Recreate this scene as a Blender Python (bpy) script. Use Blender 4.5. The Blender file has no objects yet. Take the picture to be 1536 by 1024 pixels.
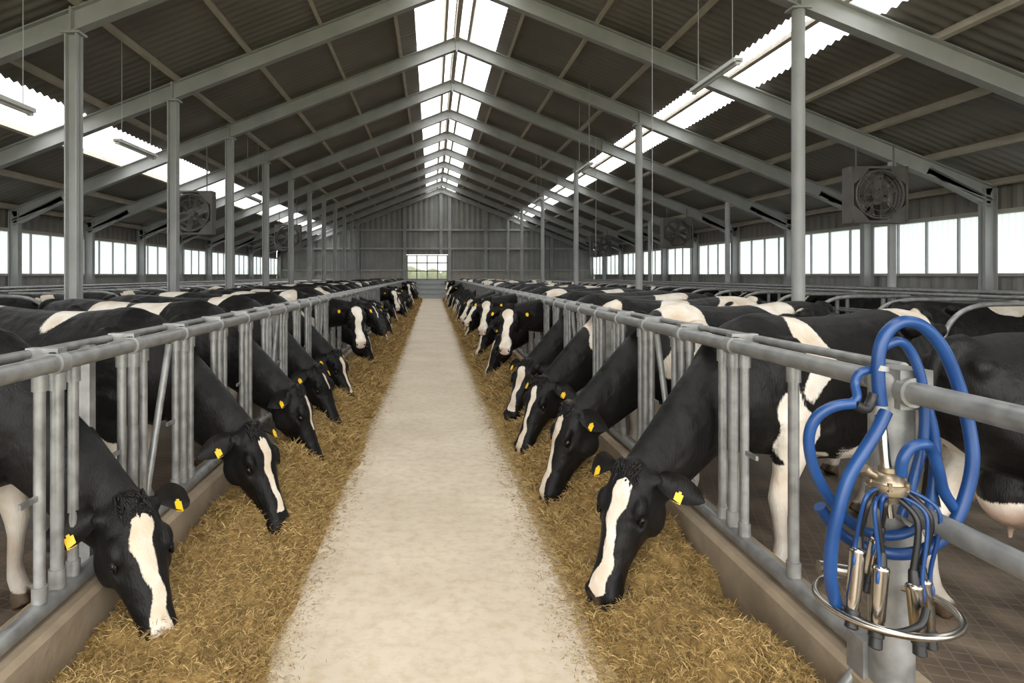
import bpy, math, random
import numpy as np
from mathutils import Vector, Matrix, noise
random.seed(7); np.random.seed(7)
S = bpy.context.scene
COL = S.collection
pi = math.pi

# ------------------------------------------------------------------ constants (metres)
EYE = 1.6
R = 5.5                       # ridge height above eye
XR = 0.11*R                   # ridge x
ZR = EYE+R
XL, XRW = -1.88*R, 1.96*R     # side walls
YB, YE = -3.0, 42.45          # barn front / far end
RAILX = 1.45
FR0, BAY = 12.12, 3.37        # frames
SL=.388
UP=.44
def zroof(x): return ZR-(0.388 if x<XR else .408)*abs(x-XR)

# ------------------------------------------------------------------ materials
def newmat(name):
    m = bpy.data.materials.new(name); m.use_nodes = True
    nt = m.node_tree; b = nt.nodes['Principled BSDF']
    return m, nt, b
def mat(name, c1, c2=None, rough=.6, metal=0, scale=5, bump=0, bscale=None, detail=6, stretch=None, rough2=None, bdist=.01):
    m, nt, b = newmat(name)
    b.inputs['Roughness'].default_value = rough
    b.inputs['Metallic'].default_value = metal
    c2 = c2 or c1
    tc = nt.nodes.new('ShaderNodeTexCoord')
    mp = nt.nodes.new('ShaderNodeMapping')
    nt.links.new(tc.outputs['Object'], mp.inputs[0])
    if stretch: mp.inputs['Scale'].default_value = stretch
    n = nt.nodes.new('ShaderNodeTexNoise'); n.inputs['Scale'].default_value = scale; n.inputs['Detail'].default_value = detail
    nt.links.new(mp.outputs[0], n.inputs[0])
    r = nt.nodes.new('ShaderNodeValToRGB')
    r.color_ramp.elements[0].position = .3; r.color_ramp.elements[1].position = .7
    r.color_ramp.elements[0].color = (*c1, 1); r.color_ramp.elements[1].color = (*c2, 1)
    nt.links.new(n.outputs[0], r.inputs[0]); nt.links.new(r.outputs[0], b.inputs['Base Color'])
    if rough2 is not None:
        mr = nt.nodes.new('ShaderNodeMapRange'); mr.inputs[1].default_value=.35; mr.inputs[2].default_value=.65
        mr.inputs[3].default_value = rough; mr.inputs[4].default_value = rough2
        nt.links.new(n.outputs[0], mr.inputs[0]); nt.links.new(mr.outputs[0], b.inputs['Roughness'])
    if bump:
        n2 = nt.nodes.new('ShaderNodeTexNoise'); n2.inputs['Scale'].default_value = bscale or scale*4; n2.inputs['Detail'].default_value = 8
        nt.links.new(mp.outputs[0], n2.inputs[0])
        bp = nt.nodes.new('ShaderNodeBump'); bp.inputs['Strength'].default_value = bump; bp.inputs['Distance'].default_value = bdist
        nt.links.new(n2.outputs[0], bp.inputs['Height']); nt.links.new(bp.outputs[0], b.inputs['Normal'])
    return m

M_steel = mat('painted_steel', (.33,.335,.325), (.43,.435,.425), rough=.5, scale=2)
M_galv = mat('galvanised_pipe', (.20,.20,.195), (.36,.36,.35), rough=.38, metal=.5, scale=14, bump=.12, bscale=60, rough2=.55, bdist=.002)
M_roof = mat('roof_sheet', (.18,.163,.143), (.25,.228,.205), rough=.5, scale=.7)
M_purlin = mat('purlin_timber', (.44,.39,.32), (.56,.50,.41), rough=.7, scale=3)
M_wall = mat('wall_sheet', (.25,.245,.225), (.31,.305,.285), rough=.55, scale=1.5)
M_wallpan = mat('wall_panel', (.38,.36,.32), (.46,.44,.39), rough=.8, scale=1.2)
M_blackrub = mat('black_rubber', (.012,.012,.013), rough=.45)
M_stain = mat('stainless', (.42,.39,.35), (.55,.52,.48), rough=.22, metal=1, scale=4)
M_brass = mat('aged_brass', (.40,.33,.23), (.25,.20,.15), rough=.38, metal=.9, scale=25)
M_blue = mat('blue_hose', (.006,.038,.15), (.010,.06,.21), rough=.35, scale=9)
M_fan = mat('fan_grey', (.10,.092,.084), (.15,.138,.125), rough=.55, scale=4)
M_lamp = mat('lamp_housing', (.6,.6,.58), rough=.4)
M_curb = mat('curb_concrete', (.20,.15,.10), (.36,.285,.195), rough=.85, scale=3.5, bump=.5, bscale=30)
M_ground = mat('outside_ground', (.16,.18,.07), (.24,.24,.12), rough=.9, scale=.4)
M_tagY = mat('ear_tag_yellow', (.85,.52,.01), rough=.4)
M_door = mat('door_panel', (.36,.40,.42), (.42,.46,.48), rough=.5)
M_leaf = mat('hedge_leaf', (.16,.19,.09), (.28,.30,.17), rough=.8, scale=2)

def floor_mat():
    m, nt, b = newmat('alley_concrete'); L = nt.links; N = nt.nodes
    tc = N.new('ShaderNodeTexCoord')
    n1 = N.new('ShaderNodeTexNoise'); n1.inputs['Scale'].default_value=1.3; n1.inputs['Detail'].default_value=10; n1.inputs['Roughness'].default_value=.65
    n2 = N.new('ShaderNodeTexNoise'); n2.inputs['Scale'].default_value=14; n2.inputs['Detail'].default_value=8; n2.inputs['Roughness'].default_value=.65
    for n in (n1,n2): L.new(tc.outputs['Object'], n.inputs[0])
    r1 = N.new('ShaderNodeValToRGB'); e=r1.color_ramp.elements
    e[0].position=.3; e[0].color=(.53,.445,.335,1); e[1].position=.7; e[1].color=(.68,.59,.465,1)
    L.new(n1.outputs[0], r1.inputs[0])
    r2 = N.new('ShaderNodeValToRGB'); e=r2.color_ramp.elements
    e[0].position=.30; e[0].color=(.84,.79,.70,1); e[1].position=.55; e[1].color=(1,1,1,1)
    L.new(n2.outputs[0], r2.inputs[0])
    mx = N.new('ShaderNodeMix'); mx.data_type='RGBA'; mx.blend_type='MULTIPLY'; mx.inputs[0].default_value=1
    L.new(r1.outputs[0], mx.inputs[6]); L.new(r2.outputs[0], mx.inputs[7])
    L.new(mx.outputs[2], b.inputs['Base Color'])
    b.inputs['Roughness'].default_value=.72
    bp = N.new('ShaderNodeBump'); bp.inputs['Strength'].default_value=.22; bp.inputs['Distance'].default_value=.005
    L.new(n2.outputs[0], bp.inputs['Height']); L.new(bp.outputs[0], b.inputs['Normal'])
    return m
M_floor = floor_mat()
def yard_mat():
    m, nt, b = newmat('grooved_wet_concrete'); L = nt.links; N = nt.nodes
    tc = N.new('ShaderNodeTexCoord'); mp=N.new('ShaderNodeMapping'); mp.inputs['Rotation'].default_value=(0,0,.35)
    L.new(tc.outputs['Object'], mp.inputs[0])
    br = N.new('ShaderNodeTexBrick'); br.offset=0; br.inputs['Scale'].default_value=7; br.inputs['Mortar Size'].default_value=.03
    br.inputs['Brick Width'].default_value=.5; br.inputs['Row Height'].default_value=.5
    L.new(mp.outputs[0], br.inputs[0])
    n = N.new('ShaderNodeTexNoise'); n.inputs['Scale'].default_value=4; n.inputs['Detail'].default_value=8; L.new(tc.outputs['Object'], n.inputs[0])
    r = N.new('ShaderNodeValToRGB'); e=r.color_ramp.elements
    e[0].position=.35; e[0].color=(.06,.043,.03,1); e[1].position=.7; e[1].color=(.20,.15,.105,1)
    L.new(n.outputs[0], r.inputs[0])
    mf = N.new('ShaderNodeMath'); mf.operation='MULTIPLY'; mf.inputs[1].default_value=.35; L.new(br.outputs['Fac'],mf.inputs[0])
    mx = N.new('ShaderNodeMix'); mx.data_type='RGBA'; L.new(mf.outputs[0],mx.inputs[0]); L.new(r.outputs[0],mx.inputs[6]); mx.inputs[7].default_value=(.26,.21,.16,1)
    L.new(mx.outputs[2], b.inputs['Base Color'])
    mr=N.new('ShaderNodeMapRange'); mr.inputs[3].default_value=.2; mr.inputs[4].default_value=.65; L.new(n.outputs[0], mr.inputs[0]); L.new(mr.outputs[0], b.inputs['Roughness'])
    bp = N.new('ShaderNodeBump'); bp.inputs['Strength'].default_value=.9; bp.inputs['Distance'].default_value=.012; bp.invert=True
    L.new(br.outputs['Fac'], bp.inputs['Height']); L.new(bp.outputs[0], b.inputs['Normal'])
    return m
M_yard = yard_mat()
def pane_mat(name, tr, col, diff=(.8,.82,.85), pitch=None, dark=.3, width=.2):
    m, nt, b = newmat(name); N=nt.nodes; L=nt.links
    N.remove(b); out=[n for n in N if n.type=='OUTPUT_MATERIAL'][0]
    t=N.new('ShaderNodeBsdfTransparent'); t.inputs[0].default_value=(*col,1)
    d=N.new('ShaderNodeBsdfTranslucent'); d.inputs[0].default_value=(*diff,1)
    if pitch:
        # moulded ribs of the sheet let less light through
        tc=N.new('ShaderNodeTexCoord'); sp=N.new('ShaderNodeSeparateXYZ'); L.new(tc.outputs['Object'],sp.inputs[0])
        mu=N.new('ShaderNodeMath'); mu.operation='MULTIPLY'; mu.inputs[1].default_value=1/pitch; L.new(sp.outputs['Y'],mu.inputs[0])
        pp=N.new('ShaderNodeMath'); pp.operation='PINGPONG'; pp.inputs[1].default_value=.5; L.new(mu.outputs[0],pp.inputs[0])
        mr=N.new('ShaderNodeMapRange'); mr.inputs[1].default_value=0; mr.inputs[2].default_value=width; mr.inputs[3].default_value=dark; mr.inputs[4].default_value=1
        L.new(pp.outputs[0],mr.inputs[0])
        for nd,c in ((t,col),(d,diff)):
            x=N.new('ShaderNodeMix'); x.data_type='RGBA'; x.blend_type='MULTIPLY'; x.inputs[0].default_value=1; x.inputs[6].default_value=(*c,1)
            L.new(mr.outputs[0],x.inputs[7]); L.new(x.outputs[2],nd.inputs[0])
    mx=N.new('ShaderNodeMixShader'); mx.inputs[0].default_value=1-tr
    L.new(t.outputs[0],mx.inputs[1]); L.new(d.outputs[0],mx.inputs[2]); L.new(mx.outputs[0],out.inputs[0])
    return m
M_sky = pane_mat('translucent_rooflight', .62, (.95,.98,1), (.8,.82,.85), .2, .06, .28)
M_win = pane_mat('polycarbonate_window', .05, (.83,.91,1),(.285,.315,.35), .14, .86, .25)
M_glass = pane_mat('door_glass', .95, (.30,.305,.29))

def hay_mat():
    m, nt, b = newmat('feed_hay'); N=nt.nodes; L=nt.links
    a=N.new('ShaderNodeAttribute'); a.attribute_name='shade'
    tc=N.new('ShaderNodeTexCoord'); n=N.new('ShaderNodeTexNoise'); n.inputs['Scale'].default_value=30; n.inputs['Detail'].default_value=8
    L.new(tc.outputs['Object'],n.inputs[0])
    ad=N.new('ShaderNodeMath'); ad.operation='MULTIPLY_ADD'; ad.inputs[1].default_value=.6
    L.new(n.outputs[0],ad.inputs[0]); L.new(a.outputs['Fac'],ad.inputs[2])
    r=N.new('ShaderNodeValToRGB'); e=r.color_ramp.elements
    e[0].position=.25; e[0].color=(.10,.06,.016,1); e[1].position=1; e[1].color=(.70,.51,.23,1)
    k=r.color_ramp.elements.new(.62); k.color=(.36,.23,.075,1)
    L.new(ad.outputs[0],r.inputs[0]); L.new(r.outputs[0],b.inputs['Base Color']); b.inputs['Roughness'].default_value=.8
    bp=N.new('ShaderNodeBump'); bp.inputs['Strength'].default_value=.8; bp.inputs['Distance'].default_value=.02
    L.new(n.outputs[0],bp.inputs['Height']); L.new(bp.outputs[0],b.inputs['Normal'])
    return m
M_hay = hay_mat()

def cow_mat():
    m, nt, b = newmat('cow_coat'); N=nt.nodes; L=nt.links
    def attr(n):
        a=N.new('ShaderNodeAttribute'); a.attribute_name=n; return a.outputs['Fac']
    tc=N.new('ShaderNodeTexCoord')
    def nz(s,d=5,st=None):
        n=N.new('ShaderNodeTexNoise'); n.inputs['Scale'].default_value=s; n.inputs['Detail'].default_value=d
        if st:
            mp=N.new('ShaderNodeMapping'); mp.inputs['Scale'].default_value=st; L.new(tc.outputs['Object'],mp.inputs[0]); L.new(mp.outputs[0],n.inputs[0])
        else: L.new(tc.outputs['Object'],n.inputs[0])
        return n.outputs[0]
    hair=nz(110,5,(1,1.6,.30)); big=nz(5,6); mus=nz(7,2)
    ma=N.new('ShaderNodeMath'); ma.operation='MULTIPLY_ADD'; ma.inputs[1].default_value=.8; L.new(hair,ma.inputs[0]); L.new(attr('white'),ma.inputs[2])
    mr=N.new('ShaderNodeMapRange'); mr.inputs[1].default_value=.28; mr.inputs[2].default_value=.55; L.new(ma.outputs[0],mr.inputs[0])
    w=N.new('ShaderNodeValToRGB'); e=w.color_ramp.elements
    e[0].position=.3; e[0].color=(.58,.46,.33,1); e[1].position=.62; e[1].color=(.78,.73,.65,1); L.new(big,w.inputs[0])
    k=N.new('ShaderNodeValToRGB'); e=k.color_ramp.elements
    e[0].position=.35; e[0].color=(.004,.004,.004,1); e[1].position=.75; e[1].color=(.013,.011,.010,1); L.new(big,k.inputs[0])
    def mix(f,a,bb):
        x=N.new('ShaderNodeMix'); x.data_type='RGBA'; L.new(f,x.inputs[0])
        for i,v in ((6,a),(7,bb)):
            if isinstance(v,tuple): x.inputs[i].default_value=(*v,1)
            else: L.new(v,x.inputs[i])
        return x.outputs[2]
    c=mix(mr.outputs[0],k.outputs[0],w.outputs[0])
    c=mix(attr('pink'),c,(.50,.32,.24))
    c=mix(attr('hoof'),c,(.075,.05,.03))
    L.new(c,b.inputs['Base Color'])
    b.inputs['Roughness'].default_value=.48; b.inputs['Specular IOR Level'].default_value=.22
    bp=N.new('ShaderNodeBump'); bp.inputs['Strength'].default_value=.55; bp.inputs['Distance'].default_value=.006
    L.new(hair,bp.inputs['Height'])
    b2=N.new('ShaderNodeBump'); b2.inputs['Strength'].default_value=.5; b2.inputs['Distance'].default_value=.05
    L.new(mus,b2.inputs['Height']); L.new(b2.outputs[0],bp.inputs['Normal']); L.new(bp.outputs[0],b.inputs['Normal'])
    return m
M_cow = cow_mat()
M_eye = mat('cow_eye', (.004,.003,.003), rough=.08)

# ------------------------------------------------------------------ mesh builder
class MB:
    def __init__(s): s.v=[]; s.f=[]; s.m=[]
    def add(s, vs, fs, mi=0):
        o=len(s.v); s.v.extend([tuple(p) for p in vs]); s.f.extend([tuple(i+o for i in f) for f in fs]); s.m.extend([mi]*len(fs))
    def box(s, c, d, mi=0, rot=None):
        hx,hy,hz=d[0]/2,d[1]/2,d[2]/2
        vs=[Vector((x,y,z)) for x in(-hx,hx) for y in(-hy,hy) for z in(-hz,hz)]
        if rot is not None: vs=[rot@v for v in vs]
        vs=[v+Vector(c) for v in vs]
        s.add(vs,[(0,1,3,2),(4,6,7,5),(0,4,5,1),(2,3,7,6),(0,2,6,4),(1,5,7,3)],mi)
    def beam(s,a,b,w,h,mi=0,up=(0,0,1)):
        a=Vector(a); b=Vector(b); t=(b-a).normalized(); up=Vector(up)
        l=t.cross(up).normalized(); u=l.cross(t)
        vs=[]
        for p in (a,b):
            for sx,sz in ((-1,-1),(1,-1),(1,1),(-1,1)): vs.append(p+l*(sx*w/2)+u*(sz*h/2))
        s.add(vs,[(3,2,1,0),(4,5,6,7),(0,1,5,4),(1,2,6,5),(2,3,7,6),(3,0,4,7)],mi)
    def ibeam(s,a,b,w,h,mi=0,up=(0,0,1),tf=.018,tw=.012):
        a=Vector(a); b=Vector(b); t=(b-a).normalized(); l=t.cross(Vector(up)).normalized(); u=l.cross(t)
        s.beam(a,b,tw,h,mi,up)
        o=u*(h/2-tf/2)
        s.beam(a+o,b+o,w,tf,mi,up); s.beam(a-o,b-o,w,tf,mi,up)
    def tube(s, pts, r, seg=10, mi=0, closed=False, r2=None, lat=None, cap=True):
        P=[Vector(p) for p in pts]; n=len(P)
        ra=r if isinstance(r,(list,tuple)) else [r]*n
        rb=r2 if r2 is not None else ra
        T=[]
        for i in range(n):
            if closed: t=P[(i+1)%n]-P[i-1]
            else: t=P[min(i+1,n-1)]-P[max(i-1,0)]
            T.append(t.normalized())
        if lat is not None:
            A=[(Vector(lat)-t*Vector(lat).dot(t)).normalized() for t in T]
        else:
            ref=Vector((0,0,1)) if abs(T[0].z)<.9 else Vector((1,0,0))
            a=T[0].cross(ref).normalized(); A=[a]
            for i in range(1,n):
                a=(a-T[i]*a.dot(T[i])).normalized(); A.append(a)
        vs=[]
        for i in range(n):
            B=T[i].cross(A[i])
            for j in range(seg):
                q=2*pi*j/seg; vs.append(P[i]+A[i]*(math.cos(q)*ra[i])+B*(math.sin(q)*rb[i]))
        fs=[]
        for i in range(n if closed else n-1):
            k=(i+1)%n
            for j in range(seg):
                j2=(j+1)%seg; fs.append((i*seg+j,i*seg+j2,k*seg+j2,k*seg+j))
        if not closed and cap:
            vs.append(P[0]); vs.append(P[-1]); c0=n*seg; c1=c0+1
            for j in range(seg):
                j2=(j+1)%seg; fs.append((c0,j2,j)); fs.append((c1,(n-1)*seg+j,(n-1)*seg+j2))
        s.add(vs,fs,mi)
    def sphere(s,c,r,mi=0,nu=14,nv=9,rot=None):
        if not isinstance(r,(list,tuple)): r=(r,r,r)
        vs=[Vector((0,0,r[2]))]; 
        for i in range(1,nv):
            th=pi*i/nv
            for j in range(nu):
                ph=2*pi*j/nu; vs.append(Vector((r[0]*math.sin(th)*math.cos(ph),r[1]*math.sin(th)*math.sin(ph),r[2]*math.cos(th))))
        vs.append(Vector((0,0,-r[2])))
        fs=[(0,1+j,1+(j+1)%nu) for j in range(nu)]
        for i in range(nv-2):
            for j in range(nu):
                a=1+i*nu+j; b_=1+i*nu+(j+1)%nu; fs.append((a,a+nu,b_+nu,b_))
        e=len(vs)-1; o=1+(nv-2)*nu
        fs+=[(e,o+(j+1)%nu,o+j) for j in range(nu)]
        if rot is not None: vs=[rot@v for v in vs]
        s.add([v+Vector(c) for v in vs],fs,mi)
    def mesh(s,name,mats,smooth=True,angle=35):
        me=bpy.data.meshes.new(name); me.from_pydata(s.v,[],s.f)
        for m in mats: me.materials.append(m)
        me.polygons.foreach_set('material_index',s.m)
        if smooth:
            me.polygons.foreach_set('use_smooth',[True]*len(s.f))
            try: me.set_sharp_from_angle(angle=math.radians(angle))
            except Exception: pass
        me.update(); return me
    def obj(s,name,mats,**k):
        o=bpy.data.objects.new(name,s.mesh(name,mats,**k)); COL.objects.link(o); return o

def catmull(pts,n=8,closed=False):
    P=[Vector(p) for p in pts]; out=[]; N=len(P)
    rng=range(N) if closed else range(N-1)
    for i in rng:
        if closed: p0,p1,p2,p3=P[i-1],P[i],P[(i+1)%N],P[(i+2)%N]
        else: p0,p1,p2,p3=P[max(i-1,0)],P[i],P[i+1],P[min(i+2,N-1)]
        for k in range(n):
            t=k/n
            out.append(.5*((2*p1)+(p2-p0)*t+(2*p0-5*p1+4*p2-p3)*t*t+(3*p1-p0-3*p2+p3)*t**3))
    if not closed: out.append(P[-1])
    return out

# ------------------------------------------------------------------ shell: floors
b=MB(); b.box((0,(YB+YE)/2,-.05),(2.78,YE-YB,.1)); b.obj('floor',[M_floor],smooth=False)
b=MB()
b.box(((1.37+XRW)/2+.01,(YB+YE)/2,-.05),(XRW-1.39,YE-YB,.1)); b.box(((-1.37+XL)/2-.01,(YB+YE)/2,-.05),(-1.39-XL,YE-YB,.1))
b.obj('floor_yard',[M_yard],smooth=False)
b=MB(); b.box((0,20,-.2),(240,260,.14)); b.obj('ground_outside',[M_ground],smooth=False)
for sx,nm in ((1,'feed_curb'),(-1,'feed_curb')):
    b=MB(); x0,x1=1.37*sx,1.57*sx
    prof=[(x0,0),(x0,.30),(x0+.02*sx,.32),(x1,.32),(x1,0)]
    ye=YE-.12
    ys=np.arange(YB,ye,1.0).tolist()+[ye]
    vs=[(p[0],y,p[1]) for y in ys for p in prof]; n=len(prof)
    fs=[]
    for i in range(len(ys)-1):
        for j in range(n):
            a=i*n+j; c=i*n+(j+1)%n; f=(a,c,c+n,a+n); fs.append(f if sx<0 else f[::-1])
    fs.append(tuple(range(n))); fs.append(tuple(range((len(ys)-1)*n,len(ys)*n))[::-1])
    b.add(vs,fs); b.obj(nm,[M_curb],smooth=False)

# ------------------------------------------------------------------ roof sheets with rooflights
def sheet(b,xa,xb,mi):
    ys=np.arange(YB-.4,YE+.3,.05)
    vs=[]
    for y in ys:
        o=.024*math.sin(2*pi*y/.2)
        vs.append((xa,y,zroof(xa)+UP+o)); vs.append((xb,y,zroof(xb)+UP+o))
    fs=[(2*i,2*i+1,2*i+3,2*i+2) for i in range(len(ys)-1)]
    b.add(vs,fs,mi)
b=MB()
bandsL=[(XL-.5,-1.40*R,0),(-1.40*R,-1.22*R,1),(-1.22*R,XR-.97,0),(XR-.97,XR-.06,1)]
bandsR=[(XR+.06,XR+.97,1),(XR+.97,1.0*R,0),(1.0*R,1.14*R,1),(1.14*R,XRW+.5,0)]
for xa,xb,mi in bandsL+bandsR: sheet(b,xa,xb,mi)
b.box((XR,(YB+YE)/2,zroof(XR)+UP),(.16,YE-YB+.6,.05),0)
b.obj('ceiling',[M_roof,M_sky],smooth=True,angle=80)

b=MB()
for side in (-1,1):
    xe = XL if side<0 else XRW
    L=abs(xe-XR); n=8
    for i in range(n+1):
        t=(.30 if i==0 else L*i/n-(.1 if i==n else 0))
        x=XR+side*t; z=zroof(x)+.36
        th=math.atan(.39)
        upv=(side*math.sin(th),0,math.cos(th))
        b.beam((x,YB-.3,z),(x,YE,z),.07,.12,0,up=upv)
b.beam((XR,YB-.3,zroof(XR)+.30),(XR,YE,zroof(XR)+.30),.10,.20,0)
b.obj('roof_purlins',[M_purlin],smooth=False)

frames=[FR0+BAY*(k-1) for k in range(-3,11)]
for k,y in zip(range(-3,11),frames):
    if y>YE-.2: y=YE-.2
    b=MB(); h=.30; w=.17
    for side in (-1,1):
        xe=(XL+.1) if side<0 else (XRW-.1)
        a=Vector((XR,y,zroof(XR)+h/2)); c=Vector((xe,y,zroof(xe)+h/2))
        b.ibeam(a,c,w,h)
        b.ibeam((xe,y,zroof(xe)-.02),(xe-side*1.2,y,zroof(xe-side*1.2)+.1),w,.16)
        xc=-4.95 if side<0 else 5.06
        b.box((xc,y,zroof(xc)+h/2),(.03,w+.03,h+.05))
    b.box((XR,y,zroof(XR)+h/2-.02),(.04,w+.02,h+.12))
    for xe in (XL+.14,XRW-.14):
        b.ibeam((xe,y,0),(xe,y,zroof(xe)+.25),.16,.24,up=(1,0,0))
    b.ibeam((-4.95,y,0),(-4.95,y,zroof(-4.95)),.17,.17,up=(1,0,0),tf=.02)
    b.box((-4.95,y,.02),(.3,.3,.04)); b.box((-4.95,y,zroof(-4.95)-.02),(.26,.22,.03))
    if k%2==0:
        b.tube([(5.06,y,0),(5.06,y,zroof(5.06))],.085,16)
        b.box((5.06,y,.02),(.34,.34,.04)); b.box((5.06,y,zroof(5.06)-.02),(.26,.22,.03))
    else:
        b.tube([(1.6*R,y,0),(1.6*R,y,zroof(1.6*R))],.07,12)
        b.box((1.6*R,y,.02),(.3,.3,.04))
    b.obj('portal_frame',[M_steel],angle=30)

# ------------------------------------------------------------------ side walls + windows
for side,nm in ((-1,'left'),(1,'right')):
    x=XL-.06 if side<0 else XRW+.06
    wt=2.68 if side<0 else 2.78
    b=MB(); ys=np.arange(YB,YE+.01,.08); vs=[];fs=[]
    for i,y in enumerate(ys):
        o=.012*(1 if (i//2)%2 else -1)
        for z in (0,1.60): vs.append((x+o,y,z))
        for z in (wt+.04,zroof(x)+UP): vs.append((x+o,y,z))
    for i in range(len(ys)-1):
        a=4*i; fs+= [(a,a+1,a+5,a+4),(a+2,a+3,a+7,a+6)]
    b.add(vs,fs,0)
    for i in range(len(fs)):
        if i%2==1: b.m[i]=2
    b.box((x-side*.03,(YB+YE)/2,1.60),(.12,YE-YB,.06),1)
    b.box((x-side*.03,(YB+YE)/2,wt+.02),(.12,YE-YB,.08),1)
    b.box((x-side*.05,(YB+YE)/2,.5),(.14,YE-YB,1.0),1)
    b.obj('wall_'+nm,[M_wall,M_wallpan,M_roof],smooth=False)
    b=MB(); 
    b.add([(x,YB,1.62),(x,YE,1.62),(x,YE,wt),(x,YB,wt)],[(0,1,2,3)],0)
    y=YB
    while y<YE:
        b.box((x-side*.02,y,(1.62+wt)/2),(.05,.035,wt-1.62),1); y+=BAY/4
    b.obj('window_'+('1' if side<0 else '2'),[M_win,M_steel],smooth=False)

DX0,DX1,DZ=-1.72,1.08,2.95
b=MB(); xs=np.arange(XL,XRW+.01,.09)
for i in range(len(xs)-1):
    x0,x1=xs[i],xs[i+1]; o0=.03*math.sin(x0*2*pi/.36); o1=.03*math.sin(x1*2*pi/.36)
    zb=DZ if (x1>DX0 and x0<DX1) else 0
    zs=[zb]+([1.9] if zb<1.9 else [])+[zroof(x0)+UP]
    for q in range(len(zs)-1):
        za,zc=zs[q],zs[q+1]; zc1=zc if q<len(zs)-2 else zroof(x1)+UP
        b.add([(x0,YE+o0,za),(x1,YE+o1,za),(x1,YE+o1,zc1),(x0,YE+o0,zc)],[(0,1,2,3)],1 if (za<1 and zc<2) else 0)
b.obj('wall_back',[M_wall,M_wallpan],smooth=False)
b=MB()
for x in (DX0-.1,DX1+.1,XR,3.6,-4.95,5.06,8,-8):
    z0=DZ if DX0<x<DX1 else 0
    b.ibeam((x,YE-.14,z0),(x,YE-.14,zroof(x)+.3),.16,.2,up=(1,0,0))
for z in (1.9,3.35,4.6):
    xa=max(XL,XR-(ZR-z)/SL); xb=min(XRW,XR+(ZR-z)/.408)
    if z<2.9:
        b.box(((xa+DX0)/2,YE-.08,z),(DX0-xa,.1,.1)); b.box(((xb+DX1)/2,YE-.08,z),(xb-DX1,.1,.1))
    else: b.box(((xa+xb)/2,YE-.08,z),(xb-xa,.1,.12))
b.obj('trim_1',[M_steel],smooth=False)
b=MB(); cx=(DX0+DX1)/2; W=DX1-DX0
b.box((cx,YE-.02,.65),(W,.05,1.3),0)
for z in (.33,.65,.98): b.box((cx,YE-.06,z),(W,.03,.025),1)
for z in (1.3,1.85,2.4,2.90): b.box((cx,YE-.03,z),(W,.07,.07),1)
for i in range(5): b.box((DX0+W*i/4,YE-.03,2.1),(.07,.07,1.65),1)
b.box((DX0+.05,YE-.03,1.47),(.1,.1,2.93),1); b.box((DX1-.05,YE-.03,1.47),(.1,.1,2.93),1)
b.add([(DX0,YE,1.3),(DX1,YE,1.3),(DX1,YE,2.93),(DX0,YE,2.93)],[(0,1,2,3)],2)
b.obj('door_1',[M_door,M_wall,M_glass],smooth=False)
b=MB(); rnh=random.Random(3)
for i in range(60):
    x=-30+i+rnh.uniform(-.4,.4); b.sphere((x,92+rnh.uniform(-2,2),.8+rnh.uniform(-.3,.5)),(1.4,1.2,1.3+rnh.uniform(0,.6)),0,9,6)
b.obj('hedge',[M_leaf])

# ------------------------------------------------------------------ headlock rails
PER=.62; OPEN=.20
CR0=3.36; CL0=2.76
def rail(side,c0,y0,name):
    b=MB(); x=RAILX*side; zt,zb=1.26,.36
    yend=40.6
    b.tube([(x,y0,zt),(x,yend,zt)],.034,14)
    b.tube([(x,y0,zb),(x,yend,zb)],.034,14)
    b.tube([(x+.10*side,y0,zt+.035),(x+.10*side,yend,zt+.035)],.018,10)
    k0=math.ceil((y0-c0+.25)/PER); k=k0
    while c0+k*PER<yend-.3:
        c=c0+k*PER; far=c>14
        sg=8 if far else 12
        occupied=(k%2==0)
        bars=[c-OPEN,c+OPEN]
        for yb in bars:
            b.tube([(x,yb,zb),(x,yb,zt)],.0205,sg,cap=False)
            if not far:
                for z in (zt-.06,zb+.06): b.tube([(x,yb,z-.03),(x,yb,z+.03)],.027,sg)
        ym=c+PER/2
        b.tube([(x,ym,zb),(x,ym,zt)],.024,sg,cap=False)
        b.tube([(x,ym-.03,zt),(x,ym+.03,zt)],.045,14)
        b.box((x+.05*side,ym,zt+.03),(.12,.045,.055))
        b.box((x+.01*side,ym,zt+.048),(.06,.06,.018))
        if not far:
            for z in (zt-.07,zb+.07): b.tube([(x,ym,z-.035),(x,ym,z+.035)],.031,sg)
            b.box((x,c+OPEN-.05,zb+.42),(.012,.13,.02))
        if not occupied and (k//2)%2==0:
            b.tube([(x+.02*side,c-OPEN+.05,zb+.04),(x+.02*side,c+OPEN-.04,zt-.05)],.019,sg)
        if k%3==0:
            b.box((x,ym,.335),(.10,.07,.03))
        k+=1
    y=y0+.02
    while y<yend:
        b.box((x+.07*side,y+.0,.64),(.05,.05,1.30)); y+=BAY
    return b.obj(name,[M_galv],angle=40)
rail(-1,CL0,-.6,'headlock_feed_rail')
rail(1,CR0,2.08,'headlock_feed_rail')

b=MB(); x=RAILX
b.tube([(x,2.0,0),(x,2.0,1.28)],.062,24); b.sphere((x,2.0,1.28),(.062,.062,.02))
b.box((x+.02,1.985,1.25),(.10,.13,.12))
b.tube([(x,-.6,1.245),(x,1.96,1.245)],.034,16); b.tube([(x,-.6,.885),(x,1.97,.885)],.032,16)
for z in (1.245,.885): 
    b.tube([(x,1.90,z),(x,1.935,z)],.045,16)
b.tube([(x,.2,.32),(x,.2,1.24)],.03,14)
b.tube([(x,2.0,.86),(x,2.0,.93)],.07,24)
b.box((x-.05,2.06,.37),(.05,.08,.12)); b.tube([(x-.06,2.08,.30),(x-.12,2.08,.22),(x-.10,2.08,.14)],.018,10)
b.obj('gate_post_and_rails',[M_galv],angle=40)

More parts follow.
